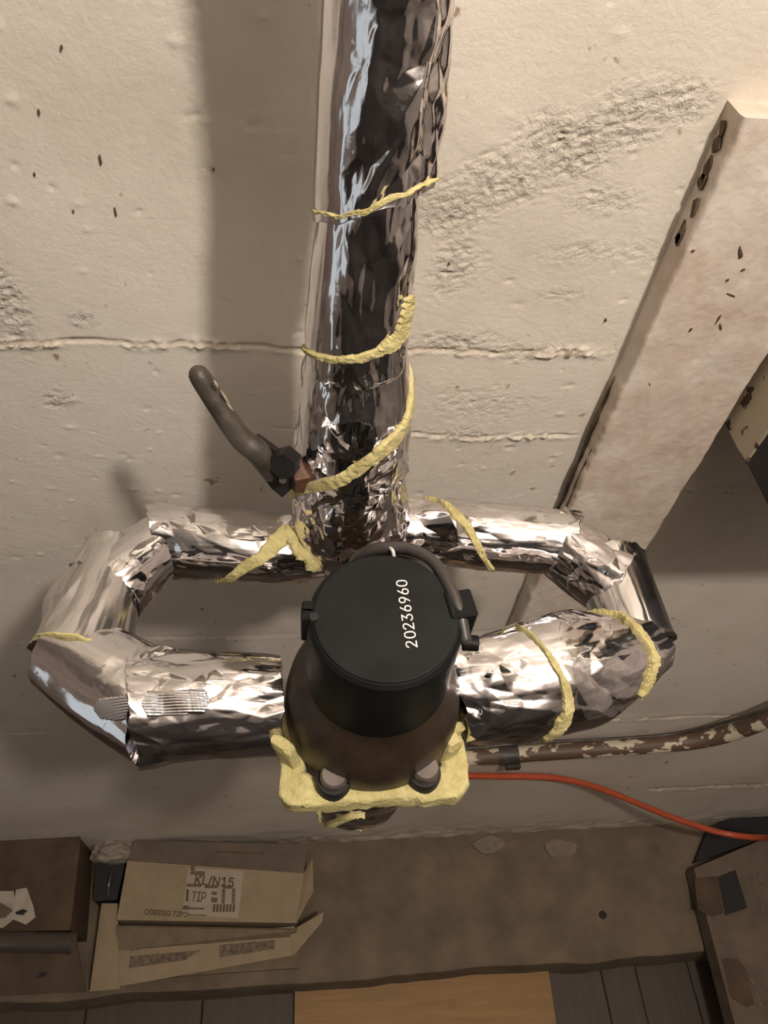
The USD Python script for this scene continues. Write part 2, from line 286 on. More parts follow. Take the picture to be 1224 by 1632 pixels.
        F = np.vstack([gridfaces(n, na), np.stack([np.full(na, n * na), k, j], -1), np.stack([np.full(na, n * na + 1), (n - 1) * na + j, (n - 1) * na + k], -1)])
        m = trimesh.Trimesh(v, F, process=False)
        if m.volume < 0: m.invert()
        return m
def okm(m):
    m = m.copy() if hasattr(m, 'copy') else m
    if m.volume < 0: m.invert()
    return m

# ------------------------------------------------------------------ the setting
def build_wall():
    xs = np.concatenate([np.linspace(XL, -0.36, 60, endpoint=False), np.linspace(-0.36, 0.42, 560, endpoint=False), np.linspace(0.42, 0.9, 120, endpoint=False), np.linspace(0.9, XR, 12)])
    zs = np.concatenate([np.linspace(FLOOR, -1.15, 130, endpoint=False), np.linspace(-1.15, -0.62, 170, endpoint=False), np.linspace(-0.62, -0.06, 430, endpoint=False), np.linspace(-0.06, CEIL, 40)])
    X, Z = np.meshgrid(xs, zs); P = np.stack([X, np.zeros_like(X), Z], -1); h = np.zeros_like(X); wear = np.zeros_like(X)
    n = lambda s, o, seed: meshkit.fbm(P * s, o, seed) - 0.5
    h += n(7, 2, 1) * 0.0022 + n(45, 3, 2) * 0.0004
    rg = np.random.default_rng(12); dx = (xs, zs)
    for k in range(420):
        x0, z0 = rg.uniform(-.34, .42), rg.uniform(-.66, -.07); rad = rg.uniform(.0011, .0026); a_ = rg.choice([-1, 1]) * rg.uniform(.0003, .0011)
        ia, ib = np.searchsorted(xs, [x0 - .008, x0 + .008]); ja, jb = np.searchsorted(zs, [z0 - .008, z0 + .008])
        h[ja:jb, ia:ib] += a_ * np.exp(-(((X[ja:jb, ia:ib] - x0) / (rad * rg.uniform(.7, 2.0))) ** 2 + ((Z[ja:jb, ia:ib] - z0) / rad) ** 2))
    blob = lambda x, z, rx, rz: np.exp(-(((X - x) / rx) ** 2 + ((Z - z) / rz) ** 2))
    def at(px, py): q = atY(px, py, D); return q[0], q[2]
    # coarse, pitted patches of the pour
    rough = np.zeros_like(X)
    for px, py, rx, rz, k in ((720, 335, .03, .02, 1), (800, 290, .03, .02, 1), (900, 235, .03, .022, 1.1), (1000, 190, .03, .02, 1), (1080, 165, .03, .015, .9), (720, 430, .02, .03, .8), (960, 320, .03, .012, .6),
                              (960, 400, .04, .012, .6), (900, 470, .02, .008, .6), (720, 545, .03, .012, .9), (840, 560, .04, .01, .8), (780, 640, .05, .03, .5), (745, 690, .03, .008, .9), (10, 490, .014, .03, 1.3), (330, 275, .02, .004, .4), (130, 510, .008, .006, 1.2), (90, 640, .010, .010, 1.0)):
        x, z = at(px, py); rough = np.maximum(rough, k * blob(x, z, rx, rz))
    rr = np.clip(rough * 1.6 - 0.25 + n(30, 2, 9) * 0.7, 0, 1.2)
    lump = meshkit.fbm(P * np.array([210, 1, 290]) + n(60, 2, 31)[..., None] * 6, 3, 5); pit = np.clip(0.42 - lump, 0, 1)
    h += rr * ((lump - .5) * 0.0022 - pit * 0.0045)
    wear = np.maximum(wear, rr * np.clip(pit * 5 - .25, 0, 1) * 0.7); roughness = np.clip(rr, 0, 1)
    # seams between the formwork boards
    def seam(z0, x0, x1, depth, width, step, seed, dark):
        zz = z0 + (meshkit.fbm(np.stack([X * 18, X * 0, X * 0], -1), 3, seed) - .5) * 0.008 + (meshkit.noise(np.stack([X * 120, X * 0, X * 0 + 3], -1), seed) - .5) * 0.002
        on = np.clip((X - x0) / .02, 0, 1) * np.clip((x1 - X) / .02, 0, 1); d = (Z - zz)
        j = 0.4 + 1.2 * meshkit.fbm(np.stack([X * 60, X * 0, X * 0 + 9], -1), 2, seed)
        g = np.exp(-(d / width) ** 2) * on
        hf = meshkit.fbm(np.stack([X * 230, Z * 260, X * 0 + 4], -1), 3, seed + 40); mf = meshkit.fbm(np.stack([X * 45, X * 0, X * 0 + 8], -1), 2, seed + 41)
        lip = np.exp(-((d + width * 1.2) / (width * 2.4)) ** 2) * on * np.clip(mf * 2.4 - .55, .12, 1.4) * np.clip(hf * 3.2 - .9, 0, 1.5)
        return -g * depth * j + lip * step * 0.8, g * dark * np.clip(j * 1.3 - .2, 0, 1)
    for a in ((-0.343, -2, .232, .0016, .0015, .0032, 3, .55), (-0.345, -.015, .07, .004, .0016, .0005, 4, .9), (-0.430, .04, .232, .0014, .0016, .0024, 6, .3), (-0.424, -.03, .03, .0008, .0015, .0006, 7, .3),
              (-1.045, .4, 2, .002, .003, .003, 8, .5), (-1.02, -2, .0, .0008, .003, .001, 18, .15), (-1.40, .65, 2, .004, .005, .003, 12, .9), (-0.497, .34, 2, .001, .0018, .003, 11, .1), (-0.76, -2, .3, .0006, .003, .001, 14, .1)):
        dh, w = seam(*a); h += dh; wear = np.maximum(wear, w)
    # brown blotches and crumbling paint, stronger towards the foot of the wall
    low = np.clip((LEDGE + 0.10 - Z) / 0.12, 0, 1); wear = np.maximum(wear, low * np.clip(meshkit.fbm(P * 22, 4, 21) * 1.6 - .35, 0, 1) * 0.8)
    h += low * n(40, 3, 22) * 0.012
    mid = np.clip((LEDGE + 0.35 - Z) / 0.25, 0, 1) * np.clip((.1 - X) / .3, 0, 1); wear = np.maximum(wear, mid * np.clip(n(16, 4, 23) * 3 - .1, 0, 1) * 0.35)
    Y = D - h
    ny, nx = X.shape; V = np.stack([X, Y, Z], -1).reshape(-1, 3)
    i, j = np.meshgrid(np.arange(ny - 1), np.arange(nx - 1), indexing='ij'); a = i * nx + j
    F = np.vstack([np.stack([a, a + 1, a + nx + 1], -1).reshape(-1, 3), np.stack([a, a + nx + 1, a + nx], -1).reshape(-1, 3)])
    # closed round the back
    ring = np.concatenate([np.arange(nx), (np.arange(1, ny)) * nx + nx - 1, (ny - 1) * nx + np.arange(nx - 2, -1, -1), np.arange(ny - 2, 0, -1) * nx])
    B = V[ring].copy(); B[:, 1] = D + 0.12; b0 = len(V); m = len(ring); k = np.arange(m); k2 = (k + 1) % m
    F2 = np.vstack([np.stack([ring[k], b0 + k, b0 + k2], -1), np.stack([ring[k], b0 + k2, ring[k2]], -1), np.stack([np.full(m, b0 + m), b0 + k2, b0 + k], -1)])
    V = np.vstack([V, B, [[0, D + .12, -.5]]]); wear = np.concatenate([wear.ravel(), np.zeros(m + 1)]); roughness = np.concatenate([roughness.ravel(), np.zeros(m + 1)])
    w = thing('wall_back', 'white-painted rough concrete basement wall with board-formed seams', None, (0, D, FLOOR), kind='structure')
    p = part('painted_concrete', trimesh.Trimesh(V, np.vstack([F, F2]), process=False), M_WALL, w, smooth=True)
    pv = UsdGeom.PrimvarsAPI(stage.GetPrimAtPath(p)).CreatePrimvar('wear', Sdf.ValueTypeNames.FloatArray, 'vertex'); pv.Set(wear.astype(np.float32))
    pv = UsdGeom.PrimvarsAPI(stage.GetPrimAtPath(p)).CreatePrimvar('patch', Sdf.ValueTypeNames.FloatArray, 'vertex'); pv.Set(roughness.astype(np.float32))
    # small dark bars set in as the slits left in the paint
    for px, py, hl in ((160, 254, .0032), (184, 337, .0032), (62, 178, .0016), (55, 277, .0012), (117, 336, .0012), (98, 75, .001), (340, 270, .0008), (965, 510, .0014), (716, 420, .001)):
        c = atY(px, py, D - .0006); part('slit_mark', box(c - [.00045, .0012, hl * .8], c + [.00045, .004, hl * .8], .0002), M_CHIP, w, smooth=False)
    # clip that carries the conduit
    return w
WALL = build_wall()

def setting():
    def st(name, lo, hi, m, label):
        t = thing(name, label, None, ((lo[0] + hi[0]) / 2, (lo[1] + hi[1]) / 2, lo[2]), kind='structure'); part('surface', box(np.array(lo), np.array(hi)), m, t, smooth=False); return t
    st('wall_left', (XL - .1, YB - .1, FLOOR), (XL, D + .12, CEIL), M_ROOM_RED, 'dim reddish basement side wall')
    st('wall_right', (XR, YB - .1, FLOOR), (XR + .1, D + .12, CEIL), M_ROOM, 'dim brown basement side wall')
    st('wall_front', (XL, YB - .1, FLOOR), (XR, YB, CEIL), M_ROOM_DARK, 'dark basement wall behind the viewer')
    st('ceiling', (XL - .1, YB - .1, CEIL), (XR + .1, D + .12, CEIL + .1), M_CEIL, 'whitewashed basement ceiling')
    f = thing('floor', 'dark basement floor of old planks over dirty concrete', None, (0, -.6, FLOOR - .1), kind='structure')
    part('slab', box(np.array((XL - .1, YB - .1, FLOOR - .1)), np.array((XR + .1, D + .12, FLOOR - .02))), M_FLOOR, f, smooth=False)
    # planks running away from the wall, in front of the ledge
    rng = np.random.default_rng(5); x = XL + .002; k = 0
    edges = [-.62, -.42, -.20, .0, .235, .49, .61, .685, .80, 1.0, 1.2, XR - .002]
    e0 = XL + .004
    for e in [-1.3, -1.08, -.85] + edges:
        part('plank', box(np.array((e0, YB + .01, FLOOR - .022)), np.array((e - .0015, .205, FLOOR + rng.uniform(-.004, .0))), .002), (M_PLANK, M_PLANK2)[int(e0 > .45)], f, smooth=False); e0 = e
    # the concrete footing along the wall
    xs = np.linspace(XL, XR, 260); nx = len(xs); rows = []
    ed = (meshkit.fbm(np.stack([xs * 9, xs * 0, xs * 0], -1), 3, 4) - .5) * .012
    ys = np.linspace(0, 1, 40)
    ztop = lambda X, Y: LEDGE + (meshkit.fbm(np.stack([X * 14, Y * 14, X * 0], -1), 4, 3) - .5) * .012
    y0 = .172 + ed
    Xg = np.repeat(xs[None], 44, 0); Yg = np.zeros_like(Xg); Zg = np.zeros_like(Xg)
    for i in range(40):
        Yg[i] = y0 + .006 + (D + .03 - y0) * (1 - ys[i]); Zg[i] = ztop(Xg[i], Yg[i])
    Yg[40] = y0 + .001; Zg[40] = Zg[39] - .004; Yg[41] = y0 - .003; Zg[41] = LEDGE - .03; Yg[42] = y0 - .006; Zg[42] = FLOOR - .01; Yg[43] = D + .03; Zg[43] = FLOOR - .01
    V = np.stack([Xg, Yg, Zg], -1); n, m = 44, nx
    V = V.transpose(1, 0, 2); v = V.reshape(-1, 3); F = gridfaces(nx, n)
    c0, c1 = len(v), len(v) + 1; v = np.vstack([v, V[0].mean(0), V[-1].mean(0)]); j = np.arange(n); k = (j + 1) % n
    F = np.vstack([F, np.stack([np.full(n, c0), k, j], -1), np.stack([np.full(n, c1), (nx - 1) * n + j, (nx - 1) * n + k], -1)])
    t = thing('trim_1', 'rough bare concrete footing ledge along the foot of the wall', None, (0, .3, FLOOR), kind='structure')
    global LEDGE_T; LEDGE_T = t
    part('footing', okm(trimesh.Trimesh(v, F, process=False)), M_CONC, t, smooth=40)
setting()
M_GLOW = mat('added_glow', {'e': ('emission', {'color': (0.90, 0.97, 1.0), 'strength': 0.66})}, [], surface='e.emission')  # emission added to give the foil its pale streaks
dr = thing('added_door_1', 'added half-glazed cellar door in the unseen side wall, glowing to streak the foil', None, (XL, -1.03, FLOOR), kind='structure')  # added out of view so that its glow streaks the foil
part('door_leaf', box(np.array((XL - .002, -1.42, FLOOR + .002)), np.array((XL + .03, -.70, .79)), .004), M_ROOM, dr, smooth=False)
part('pane', box(np.array((XL + .028, -1.30, -.55)), np.array((XL + .034, -.76, .74))), M_GLOW, dr, smooth=False)
for lo, hi in (((-1.34, -.59), (-.72, -.55)), ((-1.34, .74), (-.72, .77)), ((-1.34, -.59), (-1.30, .77)), ((-.76, -.59), (-.72, .77)), ((-1.30, .24), (-.76, .26))):
    part('glazing_bar', box(np.array((XL + .025, lo[0], lo[1])), np.array((XL + .045, hi[0], hi[1])), .003), M_ROOM, dr, smooth=False)
part('door_handle', tube([(XL + .03, -.73, -.85), (XL + .085, -.73, -.85), (XL + .09, -.83, -.85)], .009, 12), M_BRASS, dr)
sw = thing('added_window_1', 'added narrow glowing panel beside the cellar door, out of view', None, (XL, -.49, -1.2), kind='structure')  # second added glow, placed for pale reflections on the lower foil
part('pane', box(np.array((XL + .006, -.655, -1.18)), np.array((XL + .012, -.33, -.30))), M_GLOW, sw, smooth=False)
for lo, hi in (((-.69, -1.22), (-.30, -1.18)), ((-.69, -.30), (-.30, -.26)), ((-.69, -1.22), (-.655, -.26)), ((-.33, -1.22), (-.30, -.26))):
    part('window_frame', box(np.array((XL - .002, lo[0], lo[1])), np.array((XL + .03, hi[0], hi[1])), .003), M_ROOM, sw, smooth=False)
lp = thing('ceiling_lamp', 'bare bulb holder hanging from the basement ceiling', 'lamp', (BULB[0], BULB[1], BULB[2] + .02))
part('socket', lathe([(0.0, .04), (.018, .042), (.02, .06), (.017, .10), (.006, .115), (0, .115)], BULB, 32), M_CAP, lp)
part('cord', tube([BULB + [0, 0, .11], BULB + [0, 0, CEIL - BULB[2]]], .003, 8, False), M_CABLE, lp)

# ------------------------------------------------------------------ the riser: foil-wrapped vertical pipe
def Yrow(y): return np.interp(y, [0, 870], [0.325, 0.292])
def section(rows):
    P, r = [], []
    for px, py, w in rows:
        p = atY(px, py, Yrow(py)); P.append(p); r.append(w / 2 / FPX * proj(p)[1])
    return np.array(P), np.array(r)
def angle_amp(S, TH, L, lo=.35, hi=1.25, c=0.6, ends=1.0):
    """more crumpled on the side that faces right and at the sleeve's ends"""
    return lo + (hi - lo) * np.clip(np.cos(TH - c), 0, 1) ** 1.2 + ends * (np.exp(-S * L / .012) + np.exp(-(1 - S) * L / .012))
riser = thing('insulated_riser', 'upright pipe wrapped in crinkled silver foil with yellow wool showing at spiral seams', 'pipe', atY(562, 870, .292))
P, r = section([(620, 0, 212), (606, 150, 202), (598, 250, 193), (593, 322, 187)])
top = P[0].copy(); P = np.vstack([[top[0] - .001, top[1] + .004, top[2] + .10], P]); r = np.concatenate([[r[0]], r])
RIGHT = -math.pi / 2
# start of frames: T points down, U = -y (towards the viewer), W = T x U
s1 = Sleeve(P, r, 11, lambda S, T, L: angle_amp(S, T, L, .10, 1.9, 5.45, .15), cut=((0, 0), (.011, 2.0)), aniso=1.9, sp=(.011, .0055))
P, r = section([(592, 290, 158), (580, 400, 166), (574, 480, 169), (569, 560, 165), (567, 582, 160)])
s2 = Sleeve(P, r, 23, lambda S, T, L: angle_amp(S, T, L, .25, 1.3, 5.45, .4), cut=((0.006, 2.0), (.006, 2.4)), aniso=2.0, sp=(.011, .005))
P, r = section([(569, 548, 158), (566, 620, 174), (562, 700, 182), (555, 760, 176), (553, 782, 165)])
s3 = Sleeve(P, r, 37, lambda S, T, L: 0.7 + 0.9 * np.clip(S * 2 - .8, 0, 1) + .4 * np.cos(3 * T), cut=((0.006, 2.4), (.010, 2.2)), sp=(.012, .005), aniso=1.4)
P, r = section([(556, 752, 165), (557, 785, 182), (560, 820, 186), (566, 852, 165), (568, 875, 130)])
s4 = Sleeve(P, r, 41, lambda S, T, L: 1.1 + 0 * S, cut=((0.012, 2.2), (0, 0)), sp=(.012, .005), aniso=1.2)
for s in (s1, s2, s3, s4): part('foil_sleeve', s.mesh, M_FOIL, riser, smooth=True)
up = [top + [-.001, .004, .09], [top[0], .33, .3], [top[0], .33, CEIL]]
part('foil_sleeve', Sleeve(up, s1.C[0, 3] * 1.01, 5, res=.004).mesh, M_FOIL, riser, smooth=True)
part('insulation_strip', s1.ribbon([(503, 337, .0006), (530, 343, .0009), (565, 338, .0013), (600, 327, .0014), (640, 310, .0009), (672, 295, .0006)], .0012, 3, (0.15, 0.5)), M_YEL, riser, label='thin strip of yellow glass wool')
part('insulation_strip', s2.ribbon([(484, 556, .0012), (520, 572, .0022), (570, 572, .0026), (612, 556, .0036), (640, 526, .0085), (650, 495, .0065)], .0022, 5, (.3, .12)), M_YEL, riser, label='strip of yellow glass wool')
part('insulation_strip', s3.ribbon([(470, 785, .0036), (520, 772, .0042), (565, 750, .0036), (605, 722, .0046), (638, 690, .0052), (652, 655, .0046)], .0024, 7, (.2, 0.9)), M_YEL, riser, label='strip of yellow glass wool')

# ------------------------------------------------------------------ shut-off valve lever on the riser
YV = 0.285
vp = lambda px, py, y=YV: atY(px, py, y)
valve = thing('valve_lever', 'dark grip-coated lever with rusty gland sticking out left of the foil-wrapped riser', 'valve handle', vp(470, 760))
c0, c1 = vp(530, 738, .292), vp(462, 757, .283); ax = unit(c1 - c0)
part('gland', tube([c0, c1 - ax * .006, c1], [.0125, .0125, .011], 6, False), M_RUST, valve, smooth=20, label='rusty brown gland body')
def hexnut(c, ax, rad, h): return tube([c - ax * h / 2, c + ax * h / 2], rad, 6, False)
part('nut', hexnut(vp(455, 737, .276), unit(np.array([-.35, -1, .3])), .0082, .010), M_BLACKNUT, valve, smooth=20)
part('nut', hexnut(vp(452, 762, .272), unit(np.array([-.2, -1, .4])), .0022, .006), M_BOLT, valve, smooth=20, label='small bright rivet')
pl = np.array([vp(388, 716, .281), vp(412, 700, .281), vp(442, 722, .280), vp(466, 745, .280), vp(466, 778, .280), vp(450, 793, .280), vp(432, 778, .280), vp(415, 745, .280)])
part('lever_plate', hull(np.vstack([pl, pl + np.array([0, .0035, .001])])), M_BLACKNUT, valve, smooth=20)
part('lever_arm', tube([vp(430, 755, .278), vp(412, 722, .278), vp(388, 702, .280), vp(365, 672, .283), vp(340, 634, .288), vp(322, 606, .291), vp(317, 598, .292)], [.0045, .0068, .0064, .0060, .0057, .0055, .0052], 18, True, 8, True), M_LEVER, valve)
for a, b in (((352, 622), (366, 645)), ((360, 640), (372, 655)), ((341, 606), (348, 618))):
    A, B = vp(*a, .2845), vp(*b, .2845); part('paint_spot', tube([A, (A + B) / 2 + [0, -.0003, 0], B], [.0003, .0008, .0003], 6), M_LABEL, valve, label='fleck of white paint')

# ------------------------------------------------------------------ the pipe loop, left and right of the pump
def loop_pts(pts):
    P, r = [], []
    for px, py, w, *z in pts:
        p = atZ(px, py, LOOPZ + (z[0] if z else 0)); P.append(p); r.append(w / 2 / FPX * proj(p)[1])
    return np.array(P), np.array(r)
def bent(thing_path, runs):
    out = []
    for pts, seed, kw in runs:
        P, r = loop_pts(pts); m = kw.pop('mat', M_FOIL); s = Sleeve(P, r, seed, **kw); part('foil_sleeve', s.mesh, m, thing_path, smooth=True); out.append(s)
    return out
ends = lambda lo, hi, w=.018: (lambda S, T, L: lo + hi * (np.exp(-S * L / w) + np.exp(-(1 - S) * L / w)))
left = thing('insulated_pipe_loop', 'left pipe loop of mitred silver foil sleeves bending from the riser round to the pump', 'pipe', atZ(200, 1000, LOOPZ - .03))
lb, ld, ls, le, lf = bent(left, [
    ([(520, 868, 100), (430, 872, 114), (350, 866, 118), (248, 862, 116)], 51, dict(amp=ends(.30, 1.3, .022), cut=((0, 0), (.008, 1.2)))),
    ([(296, 838, 90), (165, 942, 128)], 53, dict(amp=ends(.35, 1.2, .014), cut=((.006, 0), (0.006, 2)))),
    ([(190, 872, 100), (124, 1050, 160)], 57, dict(amp=lambda S, T, L: .12 + 1.9 * np.clip(np.sin(T + .4), 0, 1), mat=M_FOIL_SMOOTH, aniso=2.2, tex=.4)),
    ([(96, 1032, 140), (258, 1136, 172)], 59, dict(amp=lambda S, T, L: .05 + 1.2 * np.exp(-(1 - S) * L / .010) * np.clip(np.cos(T + .4), 0, 1) + 1.3 * np.clip(np.cos(T + .5), 0, 1) ** 3 * S, tex=.4, streak=.5, cut=((.003, 2), (.012, 2.5)))),
    ([(213, 1128, 188), (300, 1124, 178), (447, 1124, 156)], 61, dict(amp=lambda S, T, L: .25 + 1.5 * np.exp(-S * L / .02) + .9 * np.clip(np.cos(T - .3), 0, 1), cut=((.006, 1.5), (.004, 1)), aniso=2.0))])
part('ribbed_tape', lf.ribbon([(225, 1122, .0070), (262, 1122, .0066), (300, 1120, .0070), (335, 1118, .0072)], .0003, 33, ragged=0), M_RIB, left, label='patch of finely ribbed foil tape')
part('ribbed_tape', le.ribbon([(150, 1128, .0060), (180, 1130, .0064), (212, 1128, .0064)], .0003, 34, ragged=0), M_RIB, left, label='patch of finely ribbed foil tape')
part('insulation_strip', lb.ribbon([(355, 925, .003), (385, 908, .0042), (420, 885, .0048), (445, 858, .0055), (462, 838, .005)], .0022, 9, (.3, 0)), M_YEL, left, label='yellow glass wool band')
part('insulation_strip', lb.ribbon([(455, 842, .004), (480, 868, .008), (500, 888, .009), (515, 905, .008)], .0025, 10, (0, 0)), M_YEL, left, label='torn yellow glass wool patch')
part('insulation_strip', ls.ribbon([(66, 1030, .0005), (110, 1034, .0010), (150, 1034, .0010), (180, 1030, .0005)], .0004, 12), M_YEL, left, label='thin edge of yellow glass wool')
right = thing('insulated_pipe_loop', 'right pipe loop of crumpled silver foil with yellow bands, from riser to pump', 'pipe', atZ(960, 1000, LOOPZ - .03))
rb, rd, rs, rf = bent(right, [
    ([(610, 845, 95), (690, 848, 110), (800, 856, 110), (908, 866, 106)], 71, dict(amp=lambda S, T, L: .3 + 1.8 * np.exp(-((S - .33) * L / .022) ** 2) + 1.0 * np.exp(-(1 - S) * L / .012), cut=((0, 0), (.008, -1.2)))),
    ([(862, 842, 96), (990, 940, 122)], 73, dict(amp=ends(.8, .8), cut=((.006, 0), (.006, 2)))),
    ([(968, 893, 112), (1018, 1030, 116)], 77, dict(amp=ends(.2, .9, .01), mat=M_FOIL_SMOOTH, aniso=2.0, tex=.5)),
    ([(1040, 1022, 96), (985, 1046, 142), (905, 1070, 184), (830, 1086, 182), (712, 1106, 160)], 79, dict(amp=lambda S, T, L: .3 + 1.7 * np.clip(S * 3 - 1.7, 0, 1) + .7 * np.exp(-S * L / .02) + .9 * np.exp(-((S - .4) * 7) ** 2), aniso=1.5, cut=((0, 0), (.004, 1))))])
part('insulation_strip', rb.ribbon([(698, 800, .0022), (722, 815, .0034), (744, 838, .0034), (760, 865, .003), (772, 890, .0022)], .0022, 13, (.6, .6)), M_YEL, right, label='yellow glass wool band')
part('insulation_strip', rf.ribbon([(862, 1030, .0012), (885, 1062, .0022), (902, 1100, .003), (906, 1135, .0036), (893, 1160, .0048)], .0022, 15, (.6, .6)), M_YEL, right, label='yellow glass wool band')
part('insulation_strip', rf.ribbon([(962, 972, .0028), (990, 982, .0028), (1015, 1003, .0032), (1035, 1030, .0036), (1042, 1060, .004), (1035, 1082, .004)], .003, 17, (.4, .4)), M_YEL, right, label='yellow glass wool band at the bend')

# ------------------------------------------------------------------ circulation pump
PX, PY = 0.038, 0.174
TOPZ = -0.2985
pump = thing('circulation_pump', 'black-capped circulation pump standing upright between the two foil pipe loops', 'pump', (PX, PY, -.44))
c = np.array([PX, PY, 0])
part('motor_body', okm(lathe([(0, -.352), (.0372, -.352), (.0395, -.358), (.0425, -.362), (.0465, -.372), (.0485, -.384), (.049, -.398), (.047, -.404), (.02, -.408), (0, -.408)], c, 96)), M_BRONZE, pump, label='dark bronze motor housing')
part('motor_cap', okm(lathe([(0, TOPZ - .0012), (.0335, TOPZ - .0012), (.0345, TOPZ - .0014), (.0362, TOPZ - .0034), (.0368, TOPZ - .007), (.0376, -.352), (.0370, -.3555), (.02, -.356), (0, -.356)], c, 96)), M_CAP, pump, smooth=30, label='black plastic terminal cap')
fdisc = okm(lathe([(0, TOPZ + .0004), (.0325, TOPZ + .0004), (.0338, TOPZ - .0002), (.0341, TOPZ - .0016), (.02, TOPZ - .002), (0, TOPZ - .002)], c, 96))
part('cap_face', fdisc, M_CAPFACE, pump, smooth=25)
# serial number, reading towards the wall
a, b = atZ(664, 1034, TOPZ), atZ(646, 924, TOPZ); along = unit(b - a); perp = np.cross([0, 0, 1], along)
nd = 8; step = np.linalg.norm(b - a) / nd
for k, ch in enumerate('20236960'):
    g = meshkit.text_mesh(ch, 0.0054, 0.0004); v = np.array(g.vertices); v[:, 0] -= v[:, 0].mean()
    w = (a + along * step * (k + .5)) + v[:, :1] * along + (v[:, 1:2] - .0005) * perp * 1.0 + np.array([0, 0, 1]) * (v[:, 2:3] + .0004)
    part('serial_digit', trimesh.Trimesh(w, g.faces, process=False), M_DIGIT, pump, smooth=False)
# clips and connector at the rim
def polar(az, rad, z): return np.array([PX + rad * math.cos(az), PY + rad * math.sin(az), z])
def rimbox(az, r0, r1, half, z0, z1, bev=.0008):
    pts = box(np.array([r0, -half, z0]), np.array([r1, half, z1]), bev); ca, sa = math.cos(az), math.sin(az)
    v = pts.vertices; return trimesh.Trimesh(np.stack([PX + v[:, 0] * ca - v[:, 1] * sa, PY + v[:, 0] * sa + v[:, 1] * ca, v[:, 2]], 1), pts.faces)
for az in (math.radians(178), math.radians(172)): part('cap_clip', rimbox(az, .0335, .0395, .0032, TOPZ - .02, TOPZ + .0008), M_CAP, pump, smooth=False)
part('clip_screw', tube([polar(math.radians(182), .0335, TOPZ - .002), polar(math.radians(182), .0335, TOPZ + .0022)], .0022, 14, False), M_DARK, pump)
part('cable_inlet', rimbox(math.radians(8), .0295, .043, .0075, TOPZ - .022, TOPZ + .0014), M_CAP, pump, smooth=False, label='black cable inlet block at the cap rim')
part('cable_inlet', rimbox(math.radians(8), .0300, .0322, .0062, TOPZ - .004, TOPZ + .0022), M_CAPFACE, pump, smooth=False)
for az, z in ((14, -.318), (-4, -.322)): part('inlet_screw', tube([polar(math.radians(az), .040, z), polar(math.radians(az), .0475, z)], .0040, 12, False), M_CAP, pump)
# bolts at the flange
for az, s in ((-118, 1), (-58, 1), (62, 1), (122, 1)):
    q = polar(math.radians(az), .0485, 0)
    part('flange_bolt', cat([okm(lathe([(0, -.386), (.0062, -.386), (.0072, -.3875), (.0072, -.402), (0, -.402)], [q[0], q[1], 0], 24))]), M_BOLT, pump, smooth=30, label='steel flange bolt')
    part('bolt_boss', okm(lathe([(0, -.393), (.0086, -.393), (.0094, -.396), (.0094, -.424), (.007, -.430), (0, -.430)], [q[0], q[1], 0], 24)), M_DARK, pump, smooth=30)
# mineral wool collar below the flange: lumpy square ring
rng = np.random.default_rng(3); na, nr = 160, 44
th = np.linspace(0, 2 * np.pi, na, endpoint=False); ca = np.maximum(abs(np.cos(th)), abs(np.sin(th))); sq = .051 / np.minimum(ca * 1.0, 1) ; sq = np.minimum(sq, .0675)
ring = []
for t in np.linspace(0, 2 * np.pi, nr, endpoint=False):
    ro = .0095 * np.sign(math.cos(t)) * abs(math.cos(t)) ** .45; zo = .0075 * np.sign(math.sin(t)) * abs(math.sin(t)) ** .45; ring.append((ro, zo))
ring = np.array(ring); V = np.zeros((nr, na, 3))
for i, (ro, zo) in enumerate(ring):
    rad = sq - .009 + ro; V[i] = np.stack([PX + rad * np.cos(th), PY - .002 + rad * np.sin(th), np.full(na, -.4080 + zo)], 1)
V += ((meshkit.fbm(V * 120, 4, 8) - .5) * .0055)[..., None] * np.array([1, 1, 1.2])
V[..., 1] = np.minimum(V[..., 1], PY + .004)
Vc = V.transpose(1, 0, 2).reshape(-1, 3); F = gridfaces(na, nr); F = np.vstack([F, np.stack([(na - 1) * nr + np.arange(nr), (na - 1) * nr + (np.arange(nr) + 1) % nr, (np.arange(nr) + 1) % nr], -1), np.stack([(na - 1) * nr + np.arange(nr), (np.arange(nr) + 1) % nr, np.arange(nr)], -1)])
part('wool_collar', okm(trimesh.Trimesh(Vc, F, process=False)), M_YEL, pump, smooth=True, label='lumpy yellow glass wool collar')
def softbox(c, half, rz, tilt, seed):
    b = trimesh.creation.icosphere(4, 1.0).vertices; f = trimesh.creation.icosphere(4, 1.0).faces
    v = np.sign(b) * np.abs(b) ** .5 * np.array(half); v *= (0.8 + .4 * meshkit.fbm(b * 1.2 + seed * 5, 2, seed))[:, None]
    v[:, 0] += v[:, 2] * tilt; ca_, sa_ = math.cos(rz), math.sin(rz)
    return trimesh.Trimesh(np.stack([v[:, 0] * ca_ - v[:, 1] * sa_, v[:, 0] * sa_ + v[:, 1] * ca_, v[:, 2]], 1) + c, f)
for px, py, z, half, rz, ti, sd in ((457, 1203, -.396, (.0068, .0038, .0135), -.6, -.25, 1), (713, 1195, -.400, (.006, .0045, .014), .5, .1, 4), (722, 1163, -.396, (.006, .003, .004), .2, .2, 6)):
    part('wool_tuft', softbox(atZ(px, py, z), half, rz, ti, sd), M_YEL, pump, smooth=True, label='torn flap of yellow glass wool')
